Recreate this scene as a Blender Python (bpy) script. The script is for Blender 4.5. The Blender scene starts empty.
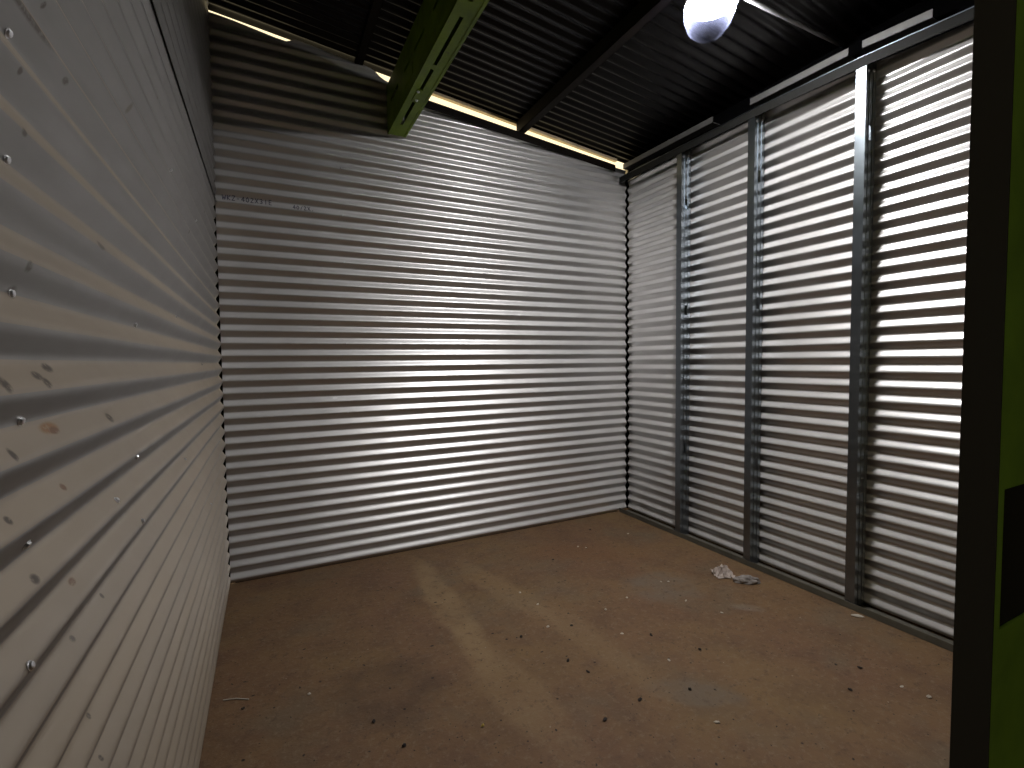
import bpy, bmesh, math, random
from mathutils import Vector, Matrix, noise
random.seed(7)
scene = bpy.context.scene
COL = scene.collection
PI = math.pi

# ------------------------------------------------------------------ dimensions (metres)
XL, XR, YB = -0.244, 2.741, 3.263        # left wall, right wall, back wall
YF = 0.33                                # front (door) plane
PITCH = 0.0727                           # corrugation pitch
AMP = 0.0092
def z_roof(x): return 3.28 - 0.1166 * x  # underside of the roof sheets

# ------------------------------------------------------------------ object helpers
def link(o, parent=None):
    COL.objects.link(o)
    if parent is not None: o.parent = parent
    return o
def obj(name, bm, mat, parent=None, smooth=False):
    me = bpy.data.meshes.new(name)
    bmesh.ops.recalc_face_normals(bm, faces=bm.faces[:])
    bm.to_mesh(me); bm.free()
    if smooth:
        for p in me.polygons: p.use_smooth = True
    me.materials.append(mat)
    return link(bpy.data.objects.new(name, me), parent)
def tag(o, label, cat, group=None):
    o['label'] = label; o['category'] = cat
    if group: o['group'] = group
    return o
def struct(o):
    o['kind'] = 'structure'; return o
def empty(name, loc, label=None, cat=None, group=None):
    o = bpy.data.objects.new(name, None); o.location = loc; o.empty_display_size = .05
    link(o)
    if label: tag(o, label, cat, group)
    return o

# ------------------------------------------------------------------ mesh helpers
def box(bm, x0, x1, y0, y1, z0, z1):
    v = [bm.verts.new(p) for p in ((x0,y0,z0),(x1,y0,z0),(x1,y1,z0),(x0,y1,z0),(x0,y0,z1),(x1,y0,z1),(x1,y1,z1),(x0,y1,z1))]
    for f in ((0,3,2,1),(4,5,6,7),(0,1,5,4),(1,2,6,5),(2,3,7,6),(3,0,4,7)):
        bm.faces.new([v[i] for i in f])
def obox(bm, o, ax, ay, az):
    """box from corner o with edge vectors"""
    o, ax, ay, az = map(Vector, (o, ax, ay, az))
    P = [o, o+ax, o+ax+ay, o+ay]; P += [p+az for p in P]
    v = [bm.verts.new(p) for p in P]
    for f in ((0,3,2,1),(4,5,6,7),(0,1,5,4),(1,2,6,5),(2,3,7,6),(3,0,4,7)):
        bm.faces.new([v[i] for i in f])
def tube(bm, pts, r, n=12, cap=True):
    pts = [Vector(p) for p in pts]; rings = []
    for i, p in enumerate(pts):
        d = (pts[min(i+1, len(pts)-1)] - pts[max(i-1, 0)]).normalized()
        a = d.orthogonal().normalized() if i == 0 else (rings[-1][1] - d * rings[-1][1].dot(d)).normalized()
        b = d.cross(a)
        rr = r[i] if isinstance(r, (list, tuple)) else r
        rings.append(([bm.verts.new(p + (a*math.cos(2*PI*k/n) + b*math.sin(2*PI*k/n))*rr) for k in range(n)], a))
    for (A, _), (B, _) in zip(rings, rings[1:]):
        for k in range(n): bm.faces.new((A[k], A[(k+1)%n], B[(k+1)%n], B[k]))
    if cap:
        bm.faces.new(rings[0][0][::-1]); bm.faces.new(rings[-1][0])
def lathe(bm, prof, c=(0,0,0), n=32, M=None):
    rings = []
    for r, z in prof:
        ring = []
        for k in range(n):
            p = Vector((r*math.cos(2*PI*k/n), r*math.sin(2*PI*k/n), z))
            if M is not None: p = M @ p
            ring.append(bm.verts.new(p + Vector(c)))
        rings.append(ring)
    for A, B in zip(rings, rings[1:]):
        for k in range(n): bm.faces.new((A[k], A[(k+1)%n], B[(k+1)%n], B[k]))
    bm.faces.new(rings[0][::-1]); bm.faces.new(rings[-1])
def hole_panel(bm, org, du, dv, L, W, t, slots):
    """flat sheet-metal strip: org + u*du + v*dv, u in 0..L, v in 0..W, thickness t, with through slots (u0,u1,v0,v1)"""
    org, du, dv = Vector(org), Vector(du), Vector(dv); nn = du.cross(dv) * t
    us = sorted({0, L, *[s[0] for s in slots], *[s[1] for s in slots]})
    vs = sorted({0, W, *[s[2] for s in slots], *[s[3] for s in slots]})
    solid = {}
    for i in range(len(us)-1):
        for j in range(len(vs)-1):
            cu, cv = (us[i]+us[i+1])/2, (vs[j]+vs[j+1])/2
            solid[i,j] = not any(s[0]<cu<s[1] and s[2]<cv<s[3] for s in slots)
    V = {}
    def vert(i, j, k):
        if (i,j,k) not in V: V[i,j,k] = bm.verts.new(org + du*us[i] + dv*vs[j] + nn*k)
        return V[i,j,k]
    for (i,j), s in solid.items():
        if not s: continue
        bm.faces.new((vert(i,j,1),vert(i+1,j,1),vert(i+1,j+1,1),vert(i,j+1,1)))
        bm.faces.new((vert(i,j+1,0),vert(i+1,j+1,0),vert(i+1,j,0),vert(i,j,0)))
        for (a,b,c,d,ni,nj) in ((i,j,i+1,j,i,j-1),(i+1,j,i+1,j+1,i+1,j),(i+1,j+1,i,j+1,i,j+1),(i,j+1,i,j,i-1,j)):
            if not solid.get((ni,nj), False):
                bm.faces.new((vert(a,b,0),vert(c,d,0),vert(c,d,1),vert(a,b,1)))
def wob(p, s, seed):     # gentle dents of a thin sheet
    return noise.noise(Vector((p[0]*s+seed, p[1]*s*1.7-seed, seed*1.3)))
KT = .88
def prof(z, phase, P=PITCH):      # rounded triangular rib profile
    return AMP*math.asin(KT*math.cos(2*PI*(z-phase)/P))/math.asin(KT)
def corr_grid(bm, P, us, z0, z1, phase=0., top=None, bot=None, seed=1., per=14, dent=.0016, pitch=PITCH):
    """corrugated sheet; P(u, z, off) -> point; ribs run along u, profile along z"""
    n = int(round((z1-z0)/PITCH*per)); zs = [z0 + (z1-z0)*k/n for k in range(n+1)]
    rows = []
    for z in zs:
        row = []
        for u in us:
            t = top(u) if top else z1
            zz = min(z, t)
            off = prof(zz, phase, pitch) + dent*wob((u, zz), 1.3, seed)
            row.append((bm.verts.new(P(u, zz, off)), z > t + 1e-9))
        rows.append(row)
    for a, b in zip(rows, rows[1:]):
        for i in range(len(us)-1):
            q = (a[i], a[i+1], b[i+1], b[i])
            if a[i][1] and a[i+1][1]: continue
            vs = []
            for v, _ in q:
                if not any((v.co - w.co).length < 1e-7 for w in vs): vs.append(v)
            if len(vs) >= 3: bm.faces.new(vs)
    bmesh.ops.delete(bm, geom=[v for v in bm.verts if not v.link_faces], context='VERTS')
def steps(a, b, d):
    n = max(1, int(math.ceil((b-a)/d))); return [a + (b-a)*k/n for k in range(n+1)]
def solidify(o, t=.0009, off=0.):
    m = o.modifiers.new('thickness', 'SOLIDIFY'); m.thickness = t; m.offset = off; m.use_rim = False
    return o

# ------------------------------------------------------------------ material helpers
class NT:
    def __init__(s, name):
        s.m = bpy.data.materials.new(name); s.m.use_nodes = True
        s.t = s.m.node_tree; s.b = s.t.nodes['Principled BSDF']
        s.obj = s.node('ShaderNodeTexCoord').outputs['Object']
    def node(s, ty, **kw):
        n = s.t.nodes.new(ty)
        for k, v in kw.items(): setattr(n, k, v)
        return n
    def put(s, sock, v):
        if hasattr(v, 'is_output'): s.t.links.new(v, sock)
        elif v is not None: sock.default_value = v
    def math(s, op, a, b=None, c=None, clamp=False):
        n = s.node('ShaderNodeMath', operation=op, use_clamp=clamp)
        s.put(n.inputs[0], a); s.put(n.inputs[1], b); s.put(n.inputs[2], c)
        return n.outputs[0]
    def map(s, scale=(1,1,1), loc=(0,0,0), rot=(0,0,0), vec=None):
        n = s.node('ShaderNodeMapping'); n.inputs['Scale'].default_value = scale
        n.inputs['Location'].default_value = loc; n.inputs['Rotation'].default_value = rot
        s.put(n.inputs['Vector'], vec or s.obj); return n.outputs[0]
    def noise(s, scale, detail=4, rough=.55, vec=None, dist=0.):
        n = s.node('ShaderNodeTexNoise'); n.inputs['Scale'].default_value = scale
        n.inputs['Detail'].default_value = detail; n.inputs['Roughness'].default_value = rough
        n.inputs['Distortion'].default_value = dist
        s.put(n.inputs['Vector'], vec or s.obj); return n.outputs['Fac']
    def ramp(s, fac, stops):
        n = s.node('ShaderNodeValToRGB'); cr = n.color_ramp
        while len(cr.elements) < len(stops): cr.elements.new(.5)
        for e, (p, c) in zip(cr.elements, stops):
            e.position = p; e.color = (c, c, c, 1) if isinstance(c, (int, float)) else (*c, 1)
        s.put(n.inputs[0], fac); return n.outputs[0]
    def mix(s, f, a, b):
        n = s.node('ShaderNodeMix', data_type='RGBA')
        s.put(n.inputs[0], f)
        for k, v in ((6, a), (7, b)):
            s.put(n.inputs[k], (*v, 1) if isinstance(v, tuple) and len(v) == 3 else v)
        return n.outputs[2]
    def bump(s, h, strength, dist=.01):
        n = s.node('ShaderNodeBump'); n.inputs['Strength'].default_value = strength; n.inputs['Distance'].default_value = dist
        s.put(n.inputs['Height'], h); s.put(s.b.inputs['Normal'], n.outputs[0])
    def set(s, **kw):
        for k, v in kw.items():
            s.put(s.b.inputs[k], (*v, 1) if isinstance(v, tuple) and len(v) == 3 else v)
        return s.m
    def sep(s):
        n = s.node('ShaderNodeSeparateXYZ'); s.put(n.inputs[0], s.obj); return n.outputs
    def spot(s, c, rad, vec=None):
        """soft blob at object-space point c with per-axis radius rad"""
        m = s.map((1/rad[0], 1/rad[1], 1/rad[2]), tuple(-a/b for a, b in zip(c, rad)), vec=vec)
        n = s.node('ShaderNodeVectorMath', operation='LENGTH'); s.put(n.inputs[0], m)
        return s.ramp(n.outputs['Value'], ((.55, 1), (1., 0)))
def plain(name, col, rough=.6, metal=0., var=.12, scale=9):
    t = NT(name); f = t.noise(scale, 5)
    c2 = tuple(x*(1-var*2) for x in col); c1 = tuple(min(1, x*(1+var)) for x in col)
    return t.set(**{'Base Color': t.ramp(f, ((.3, c2), (.7, c1))), 'Roughness': rough, 'Metallic': metal})
def dull(m, s):
    m.node_tree.nodes['Principled BSDF'].inputs['Specular IOR Level'].default_value = s; return m
def emit(name, col, strength):
    t = NT(name); return t.set(**{'Base Color': (.8,.8,.8), 'Emission Color': col, 'Emission Strength': strength})

def galvanised(name, base=.62, rough=.36, stretch=(1,1,1), stains=(), specks=None, dirt=0.25, metal=1.0, tint=(1,.985,.97), dust_lit=None):
    t = NT(name)
    big = t.noise(1.7, 3, .5)
    grain = t.noise(55, 3, .6, vec=t.map(stretch))
    c = t.mix(t.ramp(big, ((.3, 0), (.75, 1))), tuple(base*.93*k for k in tint), tuple(base*1.05*k for k in tint))
    c = t.mix(t.ramp(grain, ((.35, 0), (.7, .35))), c, tuple(base*.8*k for k in tint))
    z = t.sep()[2]
    low = t.math('MULTIPLY', t.ramp(z, ((.0, 1), (.22, 0))), t.ramp(t.noise(7, 5), ((.35, 0), (.7, 1))))
    low = t.math('MULTIPLY', low, dirt)
    mask = low; c = t.mix(low, c, (.16, .12, .085))
    if specks:
        scale, lim = specks
        v = t.node('ShaderNodeTexVoronoi'); v.inputs['Scale'].default_value = scale
        t.put(v.inputs['Vector'], t.map((1, 1, .55), rot=(.45, 0, 0)))
        near = t.ramp(v.outputs['Distance'], ((.05, 1), (.11, 0)))
        pick = t.ramp(v.outputs['Color'], ((lim, 0), (lim+.02, 1)))
        sp = t.math('MULTIPLY', near, pick)
        c = t.mix(sp, c, (.07, .045, .03)); mask = t.math('MAXIMUM', mask, sp)
    if dust_lit:  # upward rib faces: dust tone, and lamplight put into the colour
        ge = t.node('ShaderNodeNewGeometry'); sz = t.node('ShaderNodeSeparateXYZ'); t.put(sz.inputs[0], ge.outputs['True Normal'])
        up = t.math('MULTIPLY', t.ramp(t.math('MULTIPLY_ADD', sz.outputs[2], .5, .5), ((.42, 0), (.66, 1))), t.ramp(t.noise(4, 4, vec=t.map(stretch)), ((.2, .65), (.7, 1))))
        up = t.math('MULTIPLY', up, dust_lit[1])
        c = t.mix(up, c, dust_lit[0]); mask = t.math('MAXIMUM', mask, t.math('MULTIPLY', up, .9))
    for cc, rad, colr in stains:
        sp = t.math('MULTIPLY', t.spot(cc, rad), t.ramp(t.noise(160, 3), ((.30, .25), (.5, 1))))
        c = t.mix(sp, c, colr); mask = t.math('MAXIMUM', mask, sp)
    r = t.math('ADD', t.math('MULTIPLY', t.noise(6, 4), .16), rough-.08)
    t.bump(t.noise(9, 2, .4), .06, .02)
    mt = t.math('MULTIPLY', t.math('SUBTRACT', 1., mask), metal)
    return t.set(**{'Base Color': c, 'Roughness': r, 'Metallic': mt})

RUST = (.12, .05, .02); DARK = (.05, .035, .025)
def lw(y, z, ry, rz, col=RUST): return ((XL, y, z), (.06, ry*1.4, rz*1.4), col)
left_stains = [lw(0.798,1.223,0.0217,0.0059,(.21,.10,.03)), lw(0.805,1.219,0.0119,0.0040,RUST), lw(1.029,1.212,0.0109,0.0067,DARK), lw(0.675,1.209,0.0050,0.0060,DARK), lw(0.818,1.143,0.0060,0.0040,RUST), lw(0.668,1.143,0.0048,0.0040,DARK), lw(0.850,1.006,0.0082,0.0042,RUST), lw(0.710,1.064,0.0070,0.0049,DARK), lw(0.972,0.933,0.0040,0.0040,DARK), lw(0.838,0.932,0.0052,0.0040,DARK), lw(0.890,0.790,0.0041,0.0040,DARK), lw(0.760,1.707,0.0671,0.0053,DARK), lw(0.844,1.763,0.0040,0.0040,DARK), lw(0.897,1.696,0.0072,0.0040,DARK), lw(0.741,1.629,0.0040,0.0040,DARK), lw(0.738,1.561,0.0055,0.0040,DARK), lw(0.733,1.412,0.0069,0.0056,DARK), lw(0.733,1.383,0.0090,0.0057,DARK), lw(1.008,1.494,0.0167,0.0054,DARK), lw(0.807,1.298,0.0122,0.0049,DARK), lw(0.758,1.289,0.0105,0.0045,DARK), lw(0.668,1.282,0.0079,0.0077,DARK), lw(0.769,1.280,0.0084,0.0057,DARK), lw(0.911,0.708,0.0042,0.0040,DARK)]
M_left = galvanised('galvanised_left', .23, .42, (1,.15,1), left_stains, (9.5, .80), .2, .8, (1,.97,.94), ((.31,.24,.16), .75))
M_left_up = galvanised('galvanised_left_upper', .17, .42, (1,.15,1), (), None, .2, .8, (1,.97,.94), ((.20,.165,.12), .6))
M_back = galvanised('galvanised_back', .56, .40, (.15,1,1), [((.376,YB,1.076),(.02,.06,.008),(.8,.8,.8))], None, .1, 1., (1,.985,.975), ((.74,.72,.71), .62))  # pale upward faces: lamplit brightness put into the colour
M_right = galvanised('galvanised_right', .48, .36, (1,.15,1), (), None, .9, 1., (1,.985,.975), ((.74,.72,.71), .62))  # upward faces lightened in colour, as the lamp lights them
M_stud = galvanised('galvanised_stud', .24, .31, (1,1,.1), (), None, .5, 1., (.86,.97,1.08))
M_track = galvanised('galvanised_track', .012, .6, (1,.2,1), (), None, .9, 0., (1,1,.90))
M_ledger = plain('painted_ledger', (.10,.097,.094), .5, .2)
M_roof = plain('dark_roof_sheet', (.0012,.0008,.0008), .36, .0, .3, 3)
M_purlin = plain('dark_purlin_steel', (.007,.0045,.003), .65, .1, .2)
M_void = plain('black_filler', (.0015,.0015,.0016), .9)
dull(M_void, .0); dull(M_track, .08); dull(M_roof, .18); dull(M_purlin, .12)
M_black = plain('black_paint', (.002,.002,.0022), .9)
M_bolt = plain('bolt_steel', (.66,.66,.68), .3, 1., .05)
M_conduit = plain('grey_conduit', (.16,.16,.165), .5)
M_white = plain('white_plastic', (.75,.75,.74), .45)
M_ink = plain('blue_marker_ink', (.012,.012,.06), .6)
M_front = plain('green_front_sheet', (.20,.38,.05), .6)
M_outer = plain('outer_wall_paint', (.45,.40,.32), .8)

def m_green():
    t = NT('green_beam_paint')
    f = t.noise(5, 6, .65); c = t.ramp(f, ((.3, (.065,.108,.005)), (.65, (.14,.22,.010))))
    w = t.ramp(t.noise(14, 6, .7), ((.60, 0), (.72, 1)))
    c = t.mix(w, c, (.07,.06,.03))
    st = t.math('MULTIPLY', t.spot((.82, 2.62, 2.79), (.09,.10,.06)), t.ramp(t.noise(25, 4), ((.35, 0), (.6, 1))))
    c = t.mix(st, c, (.03,.02,.012))
    return t.set(**{'Base Color': c, 'Roughness': .55})
M_green = m_green(); M_green.node_tree.nodes['Principled BSDF'].inputs['Specular IOR Level'].default_value = .15

def m_floor():
    t = NT('dirty_concrete_floor')
    a = t.noise(1.3, 6, .6); b = t.noise(5, 8, .7); f = t.noise(38, 6, .75); g = t.noise(2.2, 5, .6, vec=t.map((1,1,1),(7,3,0)))
    c = t.mix(t.ramp(a, ((.33, 0), (.66, 1))), (0.1295,0.0686,0.0364), (0.1505,0.0924,0.0420))
    c = t.mix(t.ramp(b, ((.45, 0), (.66, .5))), c, (0.0700,0.0364,0.0238))
    c = t.mix(t.ramp(g, ((.52, 0), (.68, .8))), c, (0.1155,0.0826,0.0504))
    c = t.mix(t.ramp(f, ((.52, 0), (.68, .8))), c, (0.1680,0.1190,0.0735))
    dn = t.node('ShaderNodeTexNoise'); dn.inputs['Scale'].default_value = 4; dn.inputs['Detail'].default_value = 5
    t.put(dn.inputs['Vector'], t.obj)
    va = t.node('ShaderNodeVectorMath', operation='MULTIPLY_ADD')
    t.put(va.inputs[0], dn.outputs['Color']); va.inputs[1].default_value = (.14,.14,0); 
    ob = t.node('ShaderNodeVectorMath', operation='ADD'); t.put(ob.inputs[0], t.obj); ob.inputs[1].default_value = (-.07,-.07,0)
    t.put(va.inputs[2], ob.outputs[0]); W = va.outputs[0]
    def streak(p0, p1, w, col, strength, edge=.62):
        nonlocal c
        ang = math.atan2(p1[1]-p0[1], p1[0]-p0[0]); L = math.hypot(p1[0]-p0[0], p1[1]-p0[1])
        n = t.node('ShaderNodeMapping', vector_type='TEXTURE')
        n.inputs['Location'].default_value = ((p0[0]+p1[0])/2, (p0[1]+p1[1])/2, 0); n.inputs['Rotation'].default_value = (0,0,ang)
        n.inputs['Scale'].default_value = (L*.55, w, 1); t.put(n.inputs['Vector'], W)
        l = t.node('ShaderNodeVectorMath', operation='LENGTH'); t.put(l.inputs[0], n.outputs[0])
        msk = t.math('MULTIPLY', t.ramp(l.outputs['Value'], ((edge, 1), (1., 0))), t.ramp(b, ((.36, .25), (.6, 1))))
        c = t.mix(t.math('MULTIPLY', msk, strength), c, col)
    for s in FLOOR_STREAKS: streak(*s)
    c = t.mix(t.ramp(t.noise(24, 8, .75, vec=t.map((1,1,1),(3,9,0))), ((.54, 0), (.70, .75))), c, (0.0525,0.0280,0.0182))
    # fine dark grit and pale specks
    for sc, lim, col, r in ((26, .70, (0.0140,0.0091,0.0056), .16), (34, .86, (0.2520,0.2100,0.1540), .12), (60,.72,(0.0210,0.0140,0.0084),.2)):
        v = t.node('ShaderNodeTexVoronoi'); v.inputs['Scale'].default_value = sc; t.put(v.inputs['Vector'], W)
        near = t.ramp(v.outputs['Distance'], ((r*.6, 1), (r, 0))); pick = t.ramp(v.outputs['Color'], ((lim, 0), (lim+.03, 1)))
        c = t.mix(t.math('MULTIPLY', near, pick), c, col)
    h = t.math('ADD', t.math('MULTIPLY', f, .6), b)
    t.bump(h, .5, .014)
    return t.set(**{'Base Color': c, 'Roughness': t.ramp(a, ((.3,.62),(.7,.8))), 'Specular IOR Level': .25})
TAN = (0.2170,0.1435,0.0735); GREY = (0.1295,0.1015,0.0735)
FLOOR_STREAKS = [((.83,3.15),(.80,1.75),.10,TAN,.85), ((.80,2.2),(.86,1.15),.13,TAN,.55), ((1.05,3.0),(1.25,1.9),.10,TAN,.45),
                 ((1.25,2.3),(1.35,1.3),.10,TAN,.4), ((1.75,2.15),(2.2,1.95),.22,GREY,.75), ((2.1,1.75),(2.25,1.62),.05,(.19,.16,.125),.4),
                 ((1.3,1.45),(1.6,1.2),.08,GREY,.6), ((.25,2.1),(.55,1.7),.25,(.062,.038,.022),.55), ((1.5,2.9),(2.3,2.4),.18,(.15,.075,.03),.5)]
M_floor = m_floor()

# ------------------------------------------------------------------ floor
bm = bmesh.new()
xs = steps(-2.2, 4.6, .17); ys = steps(-2.6, 3.42, .17)
g = [[bm.verts.new((x, y, .004*wob((x,y), 1.1, 3.)*(1 if XL+.1<x<XR-.15 and .5<y<YB-.1 else 0))) for x in xs] for y in ys]
for j in range(len(ys)-1):
    for i in range(len(xs)-1): bm.faces.new((g[j][i], g[j][i+1], g[j+1][i+1], g[j+1][i]))
floor = struct(obj('floor', bm, M_floor, smooth=True)); solidify(floor, .08, -1.).modifiers[0].use_rim = True

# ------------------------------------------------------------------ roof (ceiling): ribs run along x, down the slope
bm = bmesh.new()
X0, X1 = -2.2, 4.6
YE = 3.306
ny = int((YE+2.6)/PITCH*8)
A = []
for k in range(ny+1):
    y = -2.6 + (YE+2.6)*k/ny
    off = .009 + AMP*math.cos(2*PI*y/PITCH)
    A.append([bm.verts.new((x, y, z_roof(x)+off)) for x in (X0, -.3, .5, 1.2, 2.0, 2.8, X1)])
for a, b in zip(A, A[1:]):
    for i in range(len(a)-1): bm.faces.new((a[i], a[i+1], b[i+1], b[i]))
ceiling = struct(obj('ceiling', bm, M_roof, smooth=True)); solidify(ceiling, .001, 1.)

# ------------------------------------------------------------------ back wall
TOP = [(-.30,3.273),(-.244,3.270),(.10,3.230),(.16,3.226),(.21,3.243),(.30,3.236),(.585,3.203),(.68,3.172),(.741,3.137),(.86,3.075),(1.04,3.040),(1.73,2.972),(2.60,2.895),(2.62,2.885),(2.75,2.878)]
def back_top(x):
    for (a, za), (b, zb) in zip(TOP, TOP[1:]):
        if x <= b: return za + (zb-za)*(x-a)/(b-a)
    return TOP[-1][1]
bm = bmesh.new()
ux = sorted(set(steps(XL+.006, XR-.010, .06) + [.10,.16,.21,.3,.585,.68,.741,.86,2.60,2.62]))
corr_grid(bm, lambda u, z, o: (u, YB - AMP - o*1. + AMP, z), ux, .004, 3.30, phase=.0245, pitch=.0735, top=back_top, seed=2.3)
wall_back = struct(solidify(obj('wall_back', bm, M_back, smooth=True)))

# ------------------------------------------------------------------ left wall: lower sheets lap over the recessed upper sheets
bm = bmesh.new()
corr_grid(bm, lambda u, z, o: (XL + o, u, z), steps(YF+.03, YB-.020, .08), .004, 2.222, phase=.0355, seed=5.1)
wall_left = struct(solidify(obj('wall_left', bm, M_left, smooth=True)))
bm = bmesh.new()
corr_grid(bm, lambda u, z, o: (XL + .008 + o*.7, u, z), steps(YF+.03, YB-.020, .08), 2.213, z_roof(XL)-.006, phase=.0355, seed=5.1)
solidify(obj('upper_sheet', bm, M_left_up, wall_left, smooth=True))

# ------------------------------------------------------------------ right wall
TR = [(YF+.03,2.71),(1.0,2.739),(1.4,2.769),(2.0,2.792),(YB-.02,2.806)]
def track_z(y):
    for (a, za), (b, zb) in zip(TR, TR[1:]):
        if y <= b: return za + (zb-za)*(y-a)/(b-a) - .0045
    return 2.7955
bm = bmesh.new()
corr_grid(bm, lambda u, z, o: (XR + AMP + .001 - o, u, z), steps(YF+.03, YB-.014, .05), .012, 2.872, phase=-.0464, pitch=.0746, top=track_z, seed=9.4)
wall_right = struct(solidify(obj('wall_right', bm, M_right, smooth=True)))

bm = bmesh.new()
corr_grid(bm, lambda u, z, o: (XR + AMP - .0012 - o, u, z), steps(2.625, YB-.014, .05), 1.535, 2.79, phase=-.0464, pitch=.0746, seed=9.4)
solidify(obj('lap_sheet', bm, M_right, wall_right, smooth=True))

# added dark corner fillers behind the sheet ends, blocking outside light
bm = bmesh.new(); box(bm, XL-.09, XL-.045, YB-.10, YB+.06, 0, 3.305); box(bm, XL-.045, XL+.004, YB+.03, YB+.06, 0, 3.29)
struct(obj('trim_1', bm, M_void))
bm = bmesh.new(); box(bm, XR+.0315, XR+.07, YB-.09, YB+.075, 0, 2.86); box(bm, XR-.05, XR+.035, YB+.03, YB+.075, 0, 2.86)
struct(obj('trim_2', bm, M_void))

# tracks on the right wall: floor track and head track (C sections)
bm = bmesh.new()
ya, yb_ = YF+.03, YB-.02
box(bm, XR-.098, XR-.001, ya, yb_, .001, .004); box(bm, XR-.098, XR-.095, ya, yb_, .004, .034)
struct(obj('trim_3', bm, plain('dirty_sill_track', (.085,.078,.060), .7)))
bm = bmesh.new()
bl = bmesh.new()
for (a, za), (b, zb) in zip(TR, TR[1:]):
    obox(bm, (XR-.094, a, za-.004), (.093,0,0), (0,b-a,zb-za), (0,0,.004))
    obox(bm, (XR-.094, a, za-.050), (.0025,0,0), (0,b-a,zb-za), (0,0,.0465))
    obox(bl, (XR-.0955, a, za-.003), (.0013,0,0), (0,b-a,zb-za), (0,0,.004))
tk = struct(obj('trim_4', bm, M_track)); obj('track_edge', bl, M_stud, tk)
bm = bmesh.new(); box(bm, XR+.0225, XR+.030, YF+.03, YB, 2.60, 2.945)  # added black plate standing in for the dark gap above the track
struct(obj('trim_8', bm, M_void))
# head track of the back wall, right of the beam, following the slope
bm = bmesh.new()
for dz0, dz1, y0, y1 in ((-.005, .0, YB-.03, YB+.03), (-.055, -.005, YB-.03, YB-.027)):
    xa, xb = .868, 2.60
    za, zb = back_top(xa), back_top(xb)
    obox(bm, (xa, y0, za+dz0), (xb-xa, 0, zb-za), (0, y1-y0, 0), (0, 0, dz1-dz0))
struct(obj('trim_5', bm, M_purlin))
# floor edge strip under the back wall (thin and dark)
bm = bmesh.new(); box(bm, XL+.03, XR-.10, YB+.0, YB+.02, 0, .004)
struct(obj('trim_6', bm, M_purlin))

M_dark = plain('dark_front_sheet', (.02,.02,.02), .7)
# ------------------------------------------------------------------ screws in the walls (parts)
def screw_mesh():
    bm = bmesh.new()
    lathe(bm, ((.0075,0),(.0075,.0012),(.0058,.0016),(.0050,.0042),(.0030,.0050)), n=10)
    me = bpy.data.meshes.new('screw'); bm.to_mesh(me); bm.free(); me.materials.append(M_bolt)
    return me
SCREW = screw_mesh()
def screw(loc, nrm, parent, s=1.):
    o = bpy.data.objects.new('screw', SCREW); o.location = loc
    o.rotation_euler = Vector(nrm).to_track_quat('Z', 'Y').to_euler(); o.scale = (s, s, s)
    return link(o, parent)
def ridge(z, phase, P): return phase + round((z-phase)/P)*P
def left_off(y, z): return prof(z, .0355) + .0016*wob((y,z),1.3,5.1)
for y, z in ((.76,1.677),(.739,1.529),(.732,1.381),(.734,1.239),(.718,1.102),(.674,.984),(1.18,1.119),(1.199,.985),(1.289,1.386),(1.048,1.067),
             (1.83,1.90),(1.83,1.45),(1.83,1.0),(2.42,1.9),(2.42,1.3),(2.42,.7)):
    screw((XL + left_off(y, z) + .0003, y, z), (1, 0, 2*PI/PITCH*AMP*math.sin(2*PI*(z-.0355)/PITCH)), wall_left, .8)
screw((XL+.004, 3.20, 3.262), (1,0,0), wall_left, 1.4)
for x in (.45, .80, 1.42, 2.05):
    for z in (2.5, 2.2, 1.9, 1.45, 1.0, .55):
        zr = ridge(z, .0245, .0735)
        screw((x, YB-AMP-.0005-.0016*wob((x,zr),1.3,2.3), zr), (0,-1,0), wall_back, .8)

# ------------------------------------------------------------------ handwriting on the back wall (marker strokes that follow the ribs)
GL = {'W':[[(0,1),(.2,0),(.5,.7),(.75,0),(1,1)]], 'L':[[(.1,1),(.1,0),(.8,0)]], '2':[[(.1,.8),(.4,1),(.8,.8),(.1,0),(.9,0)]],
      'Z':[[(.1,1),(.9,1),(.1,0),(.9,0)]], '4':[[(.7,0),(.7,1),(.1,.35),(1,.35)]], '0':[[(.5,1),(.1,.6),(.2,.1),(.6,0),(.9,.5),(.5,1)]],
      'X':[[(.1,1),(.9,0)],[(.9,1),(.1,0)]], '3':[[(.1,.9),(.6,1),(.8,.75),(.4,.5),(.85,.25),(.5,0),(.1,.1)]], 'I':[[(.5,1),(.5,0)]],
      'E':[[(.9,1),(.2,1),(.2,0),(.9,0)],[(.2,.5),(.8,.5)]], '.':[[(.4,.1),(.6,.0)]], '/':[[(.2,0),(.8,1)]], 'K':[[(.15,1),(.15,0)],[(.9,1),(.15,.45),(.9,0)]], ' ':[], '-':[[(.1,.45),(.8,.5)]]}
def surf_y(x, z): return YB - (prof(z, .0245, .0735) + .0016*wob((x,z),1.3,2.3)) - .0016
def write(txt, x, z, h, name):
    bm = bmesh.new(); w = h*.62
    for ch in txt:
        for st in GL[ch]:
            pts = []
            for (a, b), (c, d) in zip(st, st[1:]):
                for k in range(5):
                    f = k/4; px = x + (a+(c-a)*f)*w; pz = z + (b+(d-b)*f)*h
                    pts.append((px, surf_y(px, pz), pz))
            tube(bm, pts, .0016, 6)
        x += w*1.28
    return obj(name, bm, M_ink, wall_back)
HW = write('WKZ-402X3IE', -.204, 2.243, .030, 'handwriting'); HW['label'] = 'dark blue marker handwriting'
HW = write('40/2X.', .165, 2.235, .026, 'handwriting'); HW['label'] = 'short dark blue marker scribble'

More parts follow.
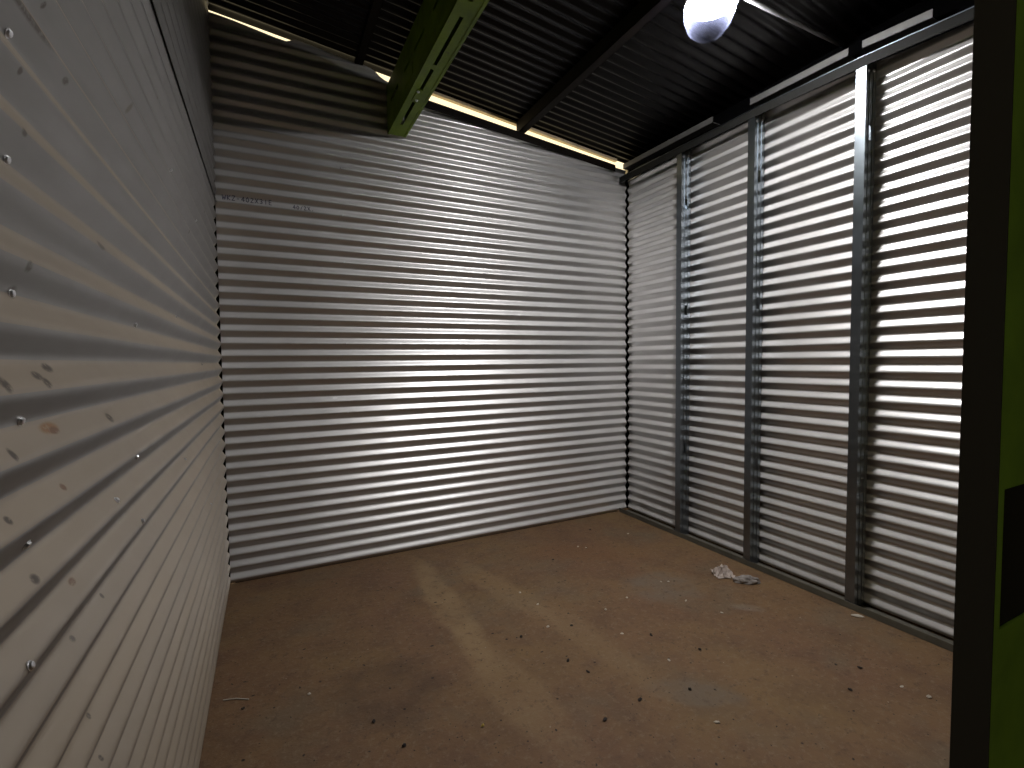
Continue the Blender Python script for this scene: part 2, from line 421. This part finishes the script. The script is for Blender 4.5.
# ------------------------------------------------------------------ studs on the right wall
def stud(y_web, ztop, slots, label):
    """C stud: web at y_web facing the door, flange facing the room, open to the back"""
    e = empty('wall_stud', (XR-.045, y_web, 0), label, 'stud', 'galvanised studs along the right wall')
    bm = bmesh.new(); x0, x1, d = XR-.090, XR-.0005, .046; t = .0016; zb = .0045
    X = x0-(XR-.045)
    hole_panel(bm, (X, 0, zb), (0,0,1), (1,0,0), ztop-zb, x1-x0, t, [(z-.035-zb, z+.035-zb, .034, .058) for z in slots])
    r = .004
    box(bm, X-.0008, X+t, -.001, d, zb, ztop)                     # room flange
    box(bm, X+x1-x0-t, X+x1-x0, 0, d, zb, ztop)                   # wall flange
    box(bm, X, X+.013, d-t, d, zb, ztop); box(bm, X+x1-x0-.013, X+x1-x0, d-t, d, zb, ztop)   # lips
    box(bm, X+.028, X+.031, -.0028, 0, zb, ztop); box(bm, X+.061, X+.064, -.0028, 0, zb, ztop)   # stiffening ribs of the web
    body = obj('stud_body', bm, M_stud, e)
    for dx, dz in ((-.028, -.022), (.020, -.010)):
        s = screw((dx, -.0015, ztop+dz-.045), (0,-1,0), e, 1.1)
    return e
stud(2.568, 2.792, (.65, 1.65, 2.40), 'galvanised wall stud nearest the back corner of the room')
stud(1.993, 2.786, (.64, 1.635, 2.40), 'galvanised wall stud second from the back corner, with a bright glint near its top')
stud(1.388, 2.763, (.64, 2.405), 'galvanised wall stud with dark shaded side, nearest the doorway')

# ------------------------------------------------------------------ ledger angles above the right wall head track
def ledger(y0, y1, z0, z1, label):
    bm = bmesh.new()
    L = y1-y0
    obox(bm, (XR-.060, y0, z0), (.004,0,0), (0,L,z1-z0), (0,0,.040))
    obox(bm, (XR-.060, y0, z0), (.066,0,0), (0,L,z1-z0), (0,0,.004))
    return tag(obj('ledger_angle', bm, M_ledger), label, 'ledger', 'steel angles along the top of the right wall')
ledger(2.33, 3.235, 2.860, 2.875, 'steel ledger angle at the top of the studded wall, lit warm beside the back corner')
ledger(1.49, 2.05, 2.826, 2.840, 'long grey ledger angle on the studded wall, left of the conduit end')
ledger(1.14, 1.425, 2.797, 2.824, 'short pale steel ledger angle on top of the studded wall, right of the conduit end')

# pale eave strip outside, just under the roof edge
bm = bmesh.new()
obox(bm, (.87, 3.274, z_roof(.87)-.022), (1.78,0,-.1166*1.78), (0,.03,0), (0,0,.018))
struct(obj('trim_7', bm, plain('pale_eave_paint', (.62,.50,.33), .8)))

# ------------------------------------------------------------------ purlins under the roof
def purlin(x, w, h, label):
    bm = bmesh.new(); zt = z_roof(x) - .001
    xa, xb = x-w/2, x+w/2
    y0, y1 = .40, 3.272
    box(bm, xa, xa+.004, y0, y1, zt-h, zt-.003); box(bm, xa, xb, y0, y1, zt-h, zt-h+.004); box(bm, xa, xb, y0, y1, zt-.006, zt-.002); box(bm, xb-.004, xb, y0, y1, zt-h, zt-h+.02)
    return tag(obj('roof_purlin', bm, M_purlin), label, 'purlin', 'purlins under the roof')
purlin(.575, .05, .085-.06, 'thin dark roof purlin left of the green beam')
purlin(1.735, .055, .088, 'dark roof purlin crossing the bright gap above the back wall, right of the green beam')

# ------------------------------------------------------------------ green slotted beam
bx0, bx1, bz0, bz1, by0, by1 = .749, .862, 2.790, 3.090, .42, YB-.0125
e = empty('roof_beam', ((bx0+bx1)/2, by1, bz0), 'green painted slotted steel beam hanging under the dark roof, running to the back wall', 'beam')
ox, oy, oz = e.location
bm = bmesh.new(); L = by1-by0; t = .003
def slotrow(v0, v1, pat):
    return [(a, b, v0, v1) for a, b in pat]
rows = [(.10,.30),(.42,.70),(.78,.98),(1.10,1.36),(1.46,1.62),(1.72,1.98),(2.08,2.30),(2.40,2.62),(2.66,2.80)]
hole_panel(bm, (bx0-ox, 0, 0), (0,-1,0), (0,0,1), L, bz1-bz0, t, slotrow(.150,.172,[(.12,.30),(.45,.58),(.66,.84),(.98,1.16),(1.3,1.5),(1.7,1.9),(2.1,2.3)]))        # left face
hole_panel(bm, (bx0-ox, 0, 0), (0,-1,0), (1,0,0), L, bx1-bx0, t, slotrow(.040,.058,[(.16,.46),(.60,.80),(.84,1.22),(1.32,1.62),(1.74,2.02),(2.2,2.5)]))                # bottom face
box(bm, bx1-t-ox, bx1-ox, by0-oy, 0, 0, bz1-bz0)
box(bm, bx0-ox, bx1-ox, by0-oy, 0, bz1-bz0-t, bz1-bz0)
# rolled corner folds that read as ridges along the beam
box(bm, bx0-ox-.003, bx0-ox+.010, by0-oy, 0, -.003, .010); box(bm, bx1-ox-.012, bx1-ox+.003, by0-oy, 0, -.003, .012)
obj('beam_body', bm, M_green, e)
bm = bmesh.new()
box(bm, bx0-ox+.030, bx0-ox+.062, -.60, -.465, -.006, -.001); box(bm, bx0-ox-.006, bx0-ox-.001, -.62, -.46, .06, .12)
p = obj('splice_plate', bm, M_green, e)
for dx, dy in ((.038,-.58),(.054,-.49)):
    screw((bx0-ox+dx, dy, -.006), (0,0,-1), p, 1.2)

# ------------------------------------------------------------------ lamp and its conduit
LX, LY, LZ = 1.886, 1.649, 2.965
e = empty('ceiling_lamp', (LX, LY, LZ), 'glaring white lamp hanging below the dark roof', 'lamp')
tilt = Matrix.Rotation(math.radians(12), 3, 'Y') @ Matrix.Rotation(math.radians(6), 3, 'X')
bm = bmesh.new(); lathe(bm, ((.02,-.060),(.05,-.055),(.078,-.043),(.097,-.022),(.106,.0),(.100,.022),(.07,.05)), n=40, M=tilt)
obj('bulb', bm, emit('lamp_white', (1.,.985,.975), 520.), e, smooth=True)
bm = bmesh.new(); lathe(bm, ((.02,-.190),(.055,-.180),(.085,-.150),(.105,-.105),(.114,-.05),(.115,.0),(.105,.03),(.080,.058)), n=40, M=Matrix.Rotation(math.radians(14), 3, 'Y'))  # added tinted shell standing in for the bluish bloom round the lamp
tc = NT('bloom_shell'); tp = tc.node('ShaderNodeBsdfTransparent'); tl = tc.node('ShaderNodeBsdfTranslucent'); tl.inputs['Color'].default_value = (.56,.62,1.,1)
ms = tc.node('ShaderNodeMixShader'); zz = tc.math('MULTIPLY_ADD', tc.sep()[2], 1/.15, .195/.15, clamp=True)
tc.put(ms.inputs[0], tc.math('MULTIPLY', tc.math('MULTIPLY', zz, zz), .10))
tc.t.links.new(tp.outputs[0], ms.inputs[1]); tc.t.links.new(tl.outputs[0], ms.inputs[2]); tc.t.links.new(ms.outputs[0], tc.t.nodes['Material Output'].inputs['Surface'])
obj('bloom_shell', bm, tc.m, e, smooth=True)
bm = bmesh.new(); lathe(bm, ((.070,.055),(.072,.066),(.045,.074),(.028,.080),(.026,.086)), n=32, M=tilt)
obj('lamp_socket', bm, M_white, e, smooth=True)
bm = bmesh.new(); lathe(bm, ((.050,.070),(.108,.034),(.116,-.026),(.119,-.026),(.111,.036),(.050,.074)), n=40)  # added unseen rim, shaped to keep light off roof and wall tops
obj('light_shield', bm, M_white, e, smooth=True)
bm = bmesh.new(); tube(bm, [(.018,.0,.080),(.010,-.05,.082),(.0,-.090,.060),(.02,-.094,-.028)], .005, 8)
obj('cord', bm, M_conduit, e, smooth=True)
bm = bmesh.new(); tube(bm, [(LX+.02, 1.555, 2.937), (2.3, 1.555, 2.935), (2.738, 1.555, 2.931)], .010, 10)
tag(obj('conduit', bm, M_conduit, smooth=True), 'thin grey conduit running under the roof from the studded wall to the lamp', 'conduit')

# ------------------------------------------------------------------ door post at the right edge: black guide and green frame
e = empty('door_post', (.95, YF, 0), 'black and green steel door post at the right edge of the doorway', 'door post')
bm = bmesh.new(); px, py = .95, YF
box(bm, .952-px, 1.010-px, .330-py, .3536-py, 0, 2.6)
box(bm, .952-px, .955-px, .308-py, .330-py, 0, 2.6); box(bm, 1.065-px, 1.068-px, .328-py, .3536-py, 0, 2.6)
p = obj('guide_channel', bm, M_black, e); p['label'] = 'black door guide channel'
bm = bmesh.new()
hole_panel(bm, (.9552-px, .308-py, 0), (0,0,1), (1,0,0), 2.6, .24, .004, [(.885, 1.10, .019, .17)])
p = obj('frame_plate', bm, M_front, e); p['label'] = 'green painted frame plate'
bm = bmesh.new(); box(bm, .970-px, 1.13-px, .3125-py, .327-py, .88, 1.105)
q = obj('latch_box', bm, M_black, p)

# ------------------------------------------------------------------ front wall beside and above the doorway, outer walls, aisle
bm = bmesh.new(); box(bm, 1.18, XR+.05, .30, .36, 0, 2.80); box(bm, XL-.02, 1.18, .30, .36, 2.6, 3.05); box(bm, 1.18, XR+.05, .30, .36, 2.80, 2.93)
box(bm, XL-.10, XL-.03, .30, .36, 0, 3.05)
struct(obj('wall_front', bm, M_dark))
def slope_wall(name, x0, x1, y0, y1, z0, mat):
    bm = bmesh.new()
    v = [bm.verts.new(p) for p in ((x0,y0,z0),(x1,y0,z0),(x1,y1,z0),(x0,y1,z0),(x0,y0,z_roof(x0)-.003),(x1,y0,z_roof(x1)-.003),(x1,y1,z_roof(x1)-.003),(x0,y1,z_roof(x0)-.003))]
    for f in ((0,3,2,1),(4,5,6,7),(0,1,5,4),(1,2,6,5),(2,3,7,6),(3,0,4,7)): bm.faces.new([v[i] for i in f])
    return struct(obj(name, bm, mat))
slope_wall('wall_left_neighbour', -2.2, -2.1, .36, 3.42, 0, M_outer)
slope_wall('wall_right_neighbour', 4.5, 4.6, .36, 3.42, 0, M_outer)
slope_wall('wall_back_left', -2.2, XL-.06, YB+.035, YB+.075, 0, M_outer)
slope_wall('wall_back_right', XR+.04, 4.6, YB+.035, YB+.075, 0, M_outer)
slope_wall('wall_front_left', -2.2, XL-.10, .30, .36, 0, M_dark)
slope_wall('wall_front_right', XR+.05, 4.6, .30, .36, 0, M_dark)
slope_wall('wall_daylight_block_left', -2.2, -2.1, -2.5, -1.6, 0, M_dark)  # added unseen end wall, sized to limit daylight at the doorway
slope_wall('wall_daylight_block_right', 4.5, 4.6, -2.5, .30, 0, M_dark)  # added unseen end wall that closes the aisle against daylight
slope_wall('wall_aisle', -2.2, 4.6, -2.6, -2.5, 0, M_dark)

# ------------------------------------------------------------------ litter on the floor
def paper_mat(): return plain('crumpled_paper', (.42,.35,.31), .85, 0, .1, 30)
M_paper = paper_mat(); M_cloth = plain('grey_rag', (.21,.185,.17), .95, 0, .15, 40)
M_pale = plain('pale_chip', (.45,.40,.33), .8); M_crumb = plain('dark_crumb', (.018,.012,.009), .9); M_yel = plain('yellow_chip', (.35,.25,.05), .8)
def blob(name, loc, size, mat, seed, sub=3, rough=.35, freq=2.2, rotz=0., parent=None, fold=0.):
    bm = bmesh.new(); bmesh.ops.create_icosphere(bm, subdivisions=sub, radius=1)
    for v in bm.verts:
        p = v.co.copy()
        n = noise.noise(p*freq + Vector((seed,0,seed))); n2 = noise.noise(p*freq*2.3 + Vector((0,seed*2,0)))
        k = 1 + rough*(abs(n)*2.2-.5) + rough*.6*n2
        v.co = Vector((p.x*k*size[0]/2, p.y*k*size[1]/2, max(-.15, p.z*k)*size[2]/1.15 + .15*size[2]/1.15))
    o = obj(name, bm, mat, parent); o.location = loc; o.rotation_euler = (0,0,rotz)
    return o
# crumpled paper: faceted, with raised folded flaps
bm = bmesh.new()
N = 13; random.seed(11)
G = []
for j in range(N):
    row = []
    for i in range(N):
        u, v = i/(N-1)-.5, j/(N-1)-.5
        r = math.hypot(u, v)*2
        x = u*.118*(1-.15*abs(v)); y = v*.10
        ridge_ = abs(noise.noise(Vector((u*5.2+3, v*5.2, 1.7))))*.075 + abs(noise.noise(Vector((u*11, v*11+5, .3))))*.022
        z = max(.0015, (1-r*r)*.030 + ridge_*(1.1-r*.7) - .006)
        if u < -.15 and v > .0: z += .020*(v+.2)
        row.append(bm.verts.new((x + .007*random.uniform(-1,1), y + .007*random.uniform(-1,1), z)))
    G.append(row)
for j in range(N-1):
    for i in range(N-1): bm.faces.new((G[j][i], G[j][i+1], G[j+1][i+1], G[j+1][i]))
pp = solidify(obj('crumpled_paper', bm, M_paper), .0006, 1.)
pp.location = (2.406, 1.985, .001); pp.rotation_euler = (0,0,-.35)
tag(pp, 'crumpled white paper on the floor beside the grey rag, in front of the studs', 'paper')
rg = blob('rag', (2.444, 1.856, .001), (.140,.062,.038), M_cloth, 4.2, 4, .14, 1.4, -.55)
tag(rg, 'flat grey rag lying on the floor touching the crumpled white paper', 'rag')

def chip(name, x, y, s, mat, label, cat, group, seed):
    rnd = random.Random(seed)
    o = blob(name, (x, y, .0015), (s*rnd.uniform(.8,1.5), s*rnd.uniform(.6,1.), s*rnd.uniform(.25,.5)), mat, seed*1.7, 2, .35, 1.8, rnd.uniform(0,3))
    return tag(o, label, cat, group)
f1 = blob('paper_flake', (2.598, 1.345, .0015), (.058,.022,.009), M_pale, 3.1, 2, .2, 1.5, -.75)
tag(f1, 'white paper flake on the floor at the foot of the stud nearest the doorway', 'paper')
chip('paper_flake', 2.210, .888, .016, M_pale, 'small white flake on the floor close to the black door post', 'paper', None, 5)
# positions read off the floor: (x, y) filled in below
PALE = [] ; DARKC = []
PALE = [(1.243, 2.198), (1.528, 1.985), (1.709, 2.033), (2.048, 2.069), (2.009, 2.089), (1.966, 1.858), (1.505, 1.516), (1.888, 2.76), (1.926, 2.719), (2.358, 2.792), (1.391, 1.169), (0.103, 2.011), (2.188, 0.966), (1.18, 1.987), (1.459, 1.771), (1.221, 2.358), (2.032, 1.683)]
DARKC = [(1.287, 1.941), (1.024, 1.972), (1.119, 1.716), (1.571, 1.697), (2.161, 2.997), (0.301, 1.744), (-0.125, 2.041), (0.371, 1.584), (2.691, 1.237), (1.151, 1.615), (1.229, 1.386), (1.619, 2.654), (1.44, 1.339), (1.683, 1.509), (1.047, 1.365), (2.171, 1.109), (1.991, 1.05)]
for i, (x, y) in enumerate(PALE):
    chip('pale_crumb', x, y, .013, M_pale, 'tiny pale crumb of debris scattered on the brown floor', 'crumb', 'pale crumbs on the floor', 10+i)
for i, (x, y) in enumerate(DARKC):
    chip('dark_crumb', x, y, .016, M_crumb, 'tiny dark crumb of dirt scattered on the brown floor', 'crumb', 'dark crumbs on the floor', 60+i)
bm = bmesh.new(); tube(bm, [(-0.196,2.127,.003),(-0.1515,2.1124999999999994,.004),(-0.107,2.086,.003)], .002, 6)
tag(obj('straw', bm, M_pale), 'thin pale straw lying on the floor near the left wall', 'straw')
chip('yellow_crumb', 0.644, 1.543, .016, M_yel, 'yellowish crumb on the floor at the front of the room', 'crumb', None, 91)

# ------------------------------------------------------------------ world (bright warm daylight outside)
w = bpy.data.worlds.new('World'); scene.world = w; w.use_nodes = True
bg = w.node_tree.nodes['Background']; bg.inputs['Color'].default_value = (1., .83, .50, 1); bg.inputs['Strength'].default_value = 1.5

# ------------------------------------------------------------------ camera
cam = bpy.data.cameras.new('Camera'); co = link(bpy.data.objects.new('Camera', cam))
yaw, pitch, roll, fpx = 0.466, 0.0479, -0.0116, 484.41
F = Vector((math.sin(yaw)*math.cos(pitch), math.cos(yaw)*math.cos(pitch), -math.sin(pitch)))
R = Vector((math.cos(yaw), -math.sin(yaw), 0)); U = R.cross(F)
R2 = R*math.cos(roll) + U*math.sin(roll); U2 = -R*math.sin(roll) + U*math.cos(roll)
co.matrix_world = Matrix(((R2.x,U2.x,-F.x,0),(R2.y,U2.y,-F.y,0),(R2.z,U2.z,-F.z,1.3),(0,0,0,1)))
cam.sensor_width = 36; cam.lens = 36*fpx/1024; cam.clip_start = .02
scene.camera = co

scene.view_settings.view_transform = 'Standard'; scene.view_settings.look = 'None'
scene.view_settings.gamma = 1; scene.view_settings.use_curve_mapping = False
scene.view_settings.exposure = 0.0
try:
    scene.cycles.use_denoising = True
    scene.cycles.sample_clamp_indirect = 4.0; scene.cycles.blur_glossy = .3
    scene.cycles.max_bounces = 10; scene.cycles.glossy_bounces = 6
except Exception: pass
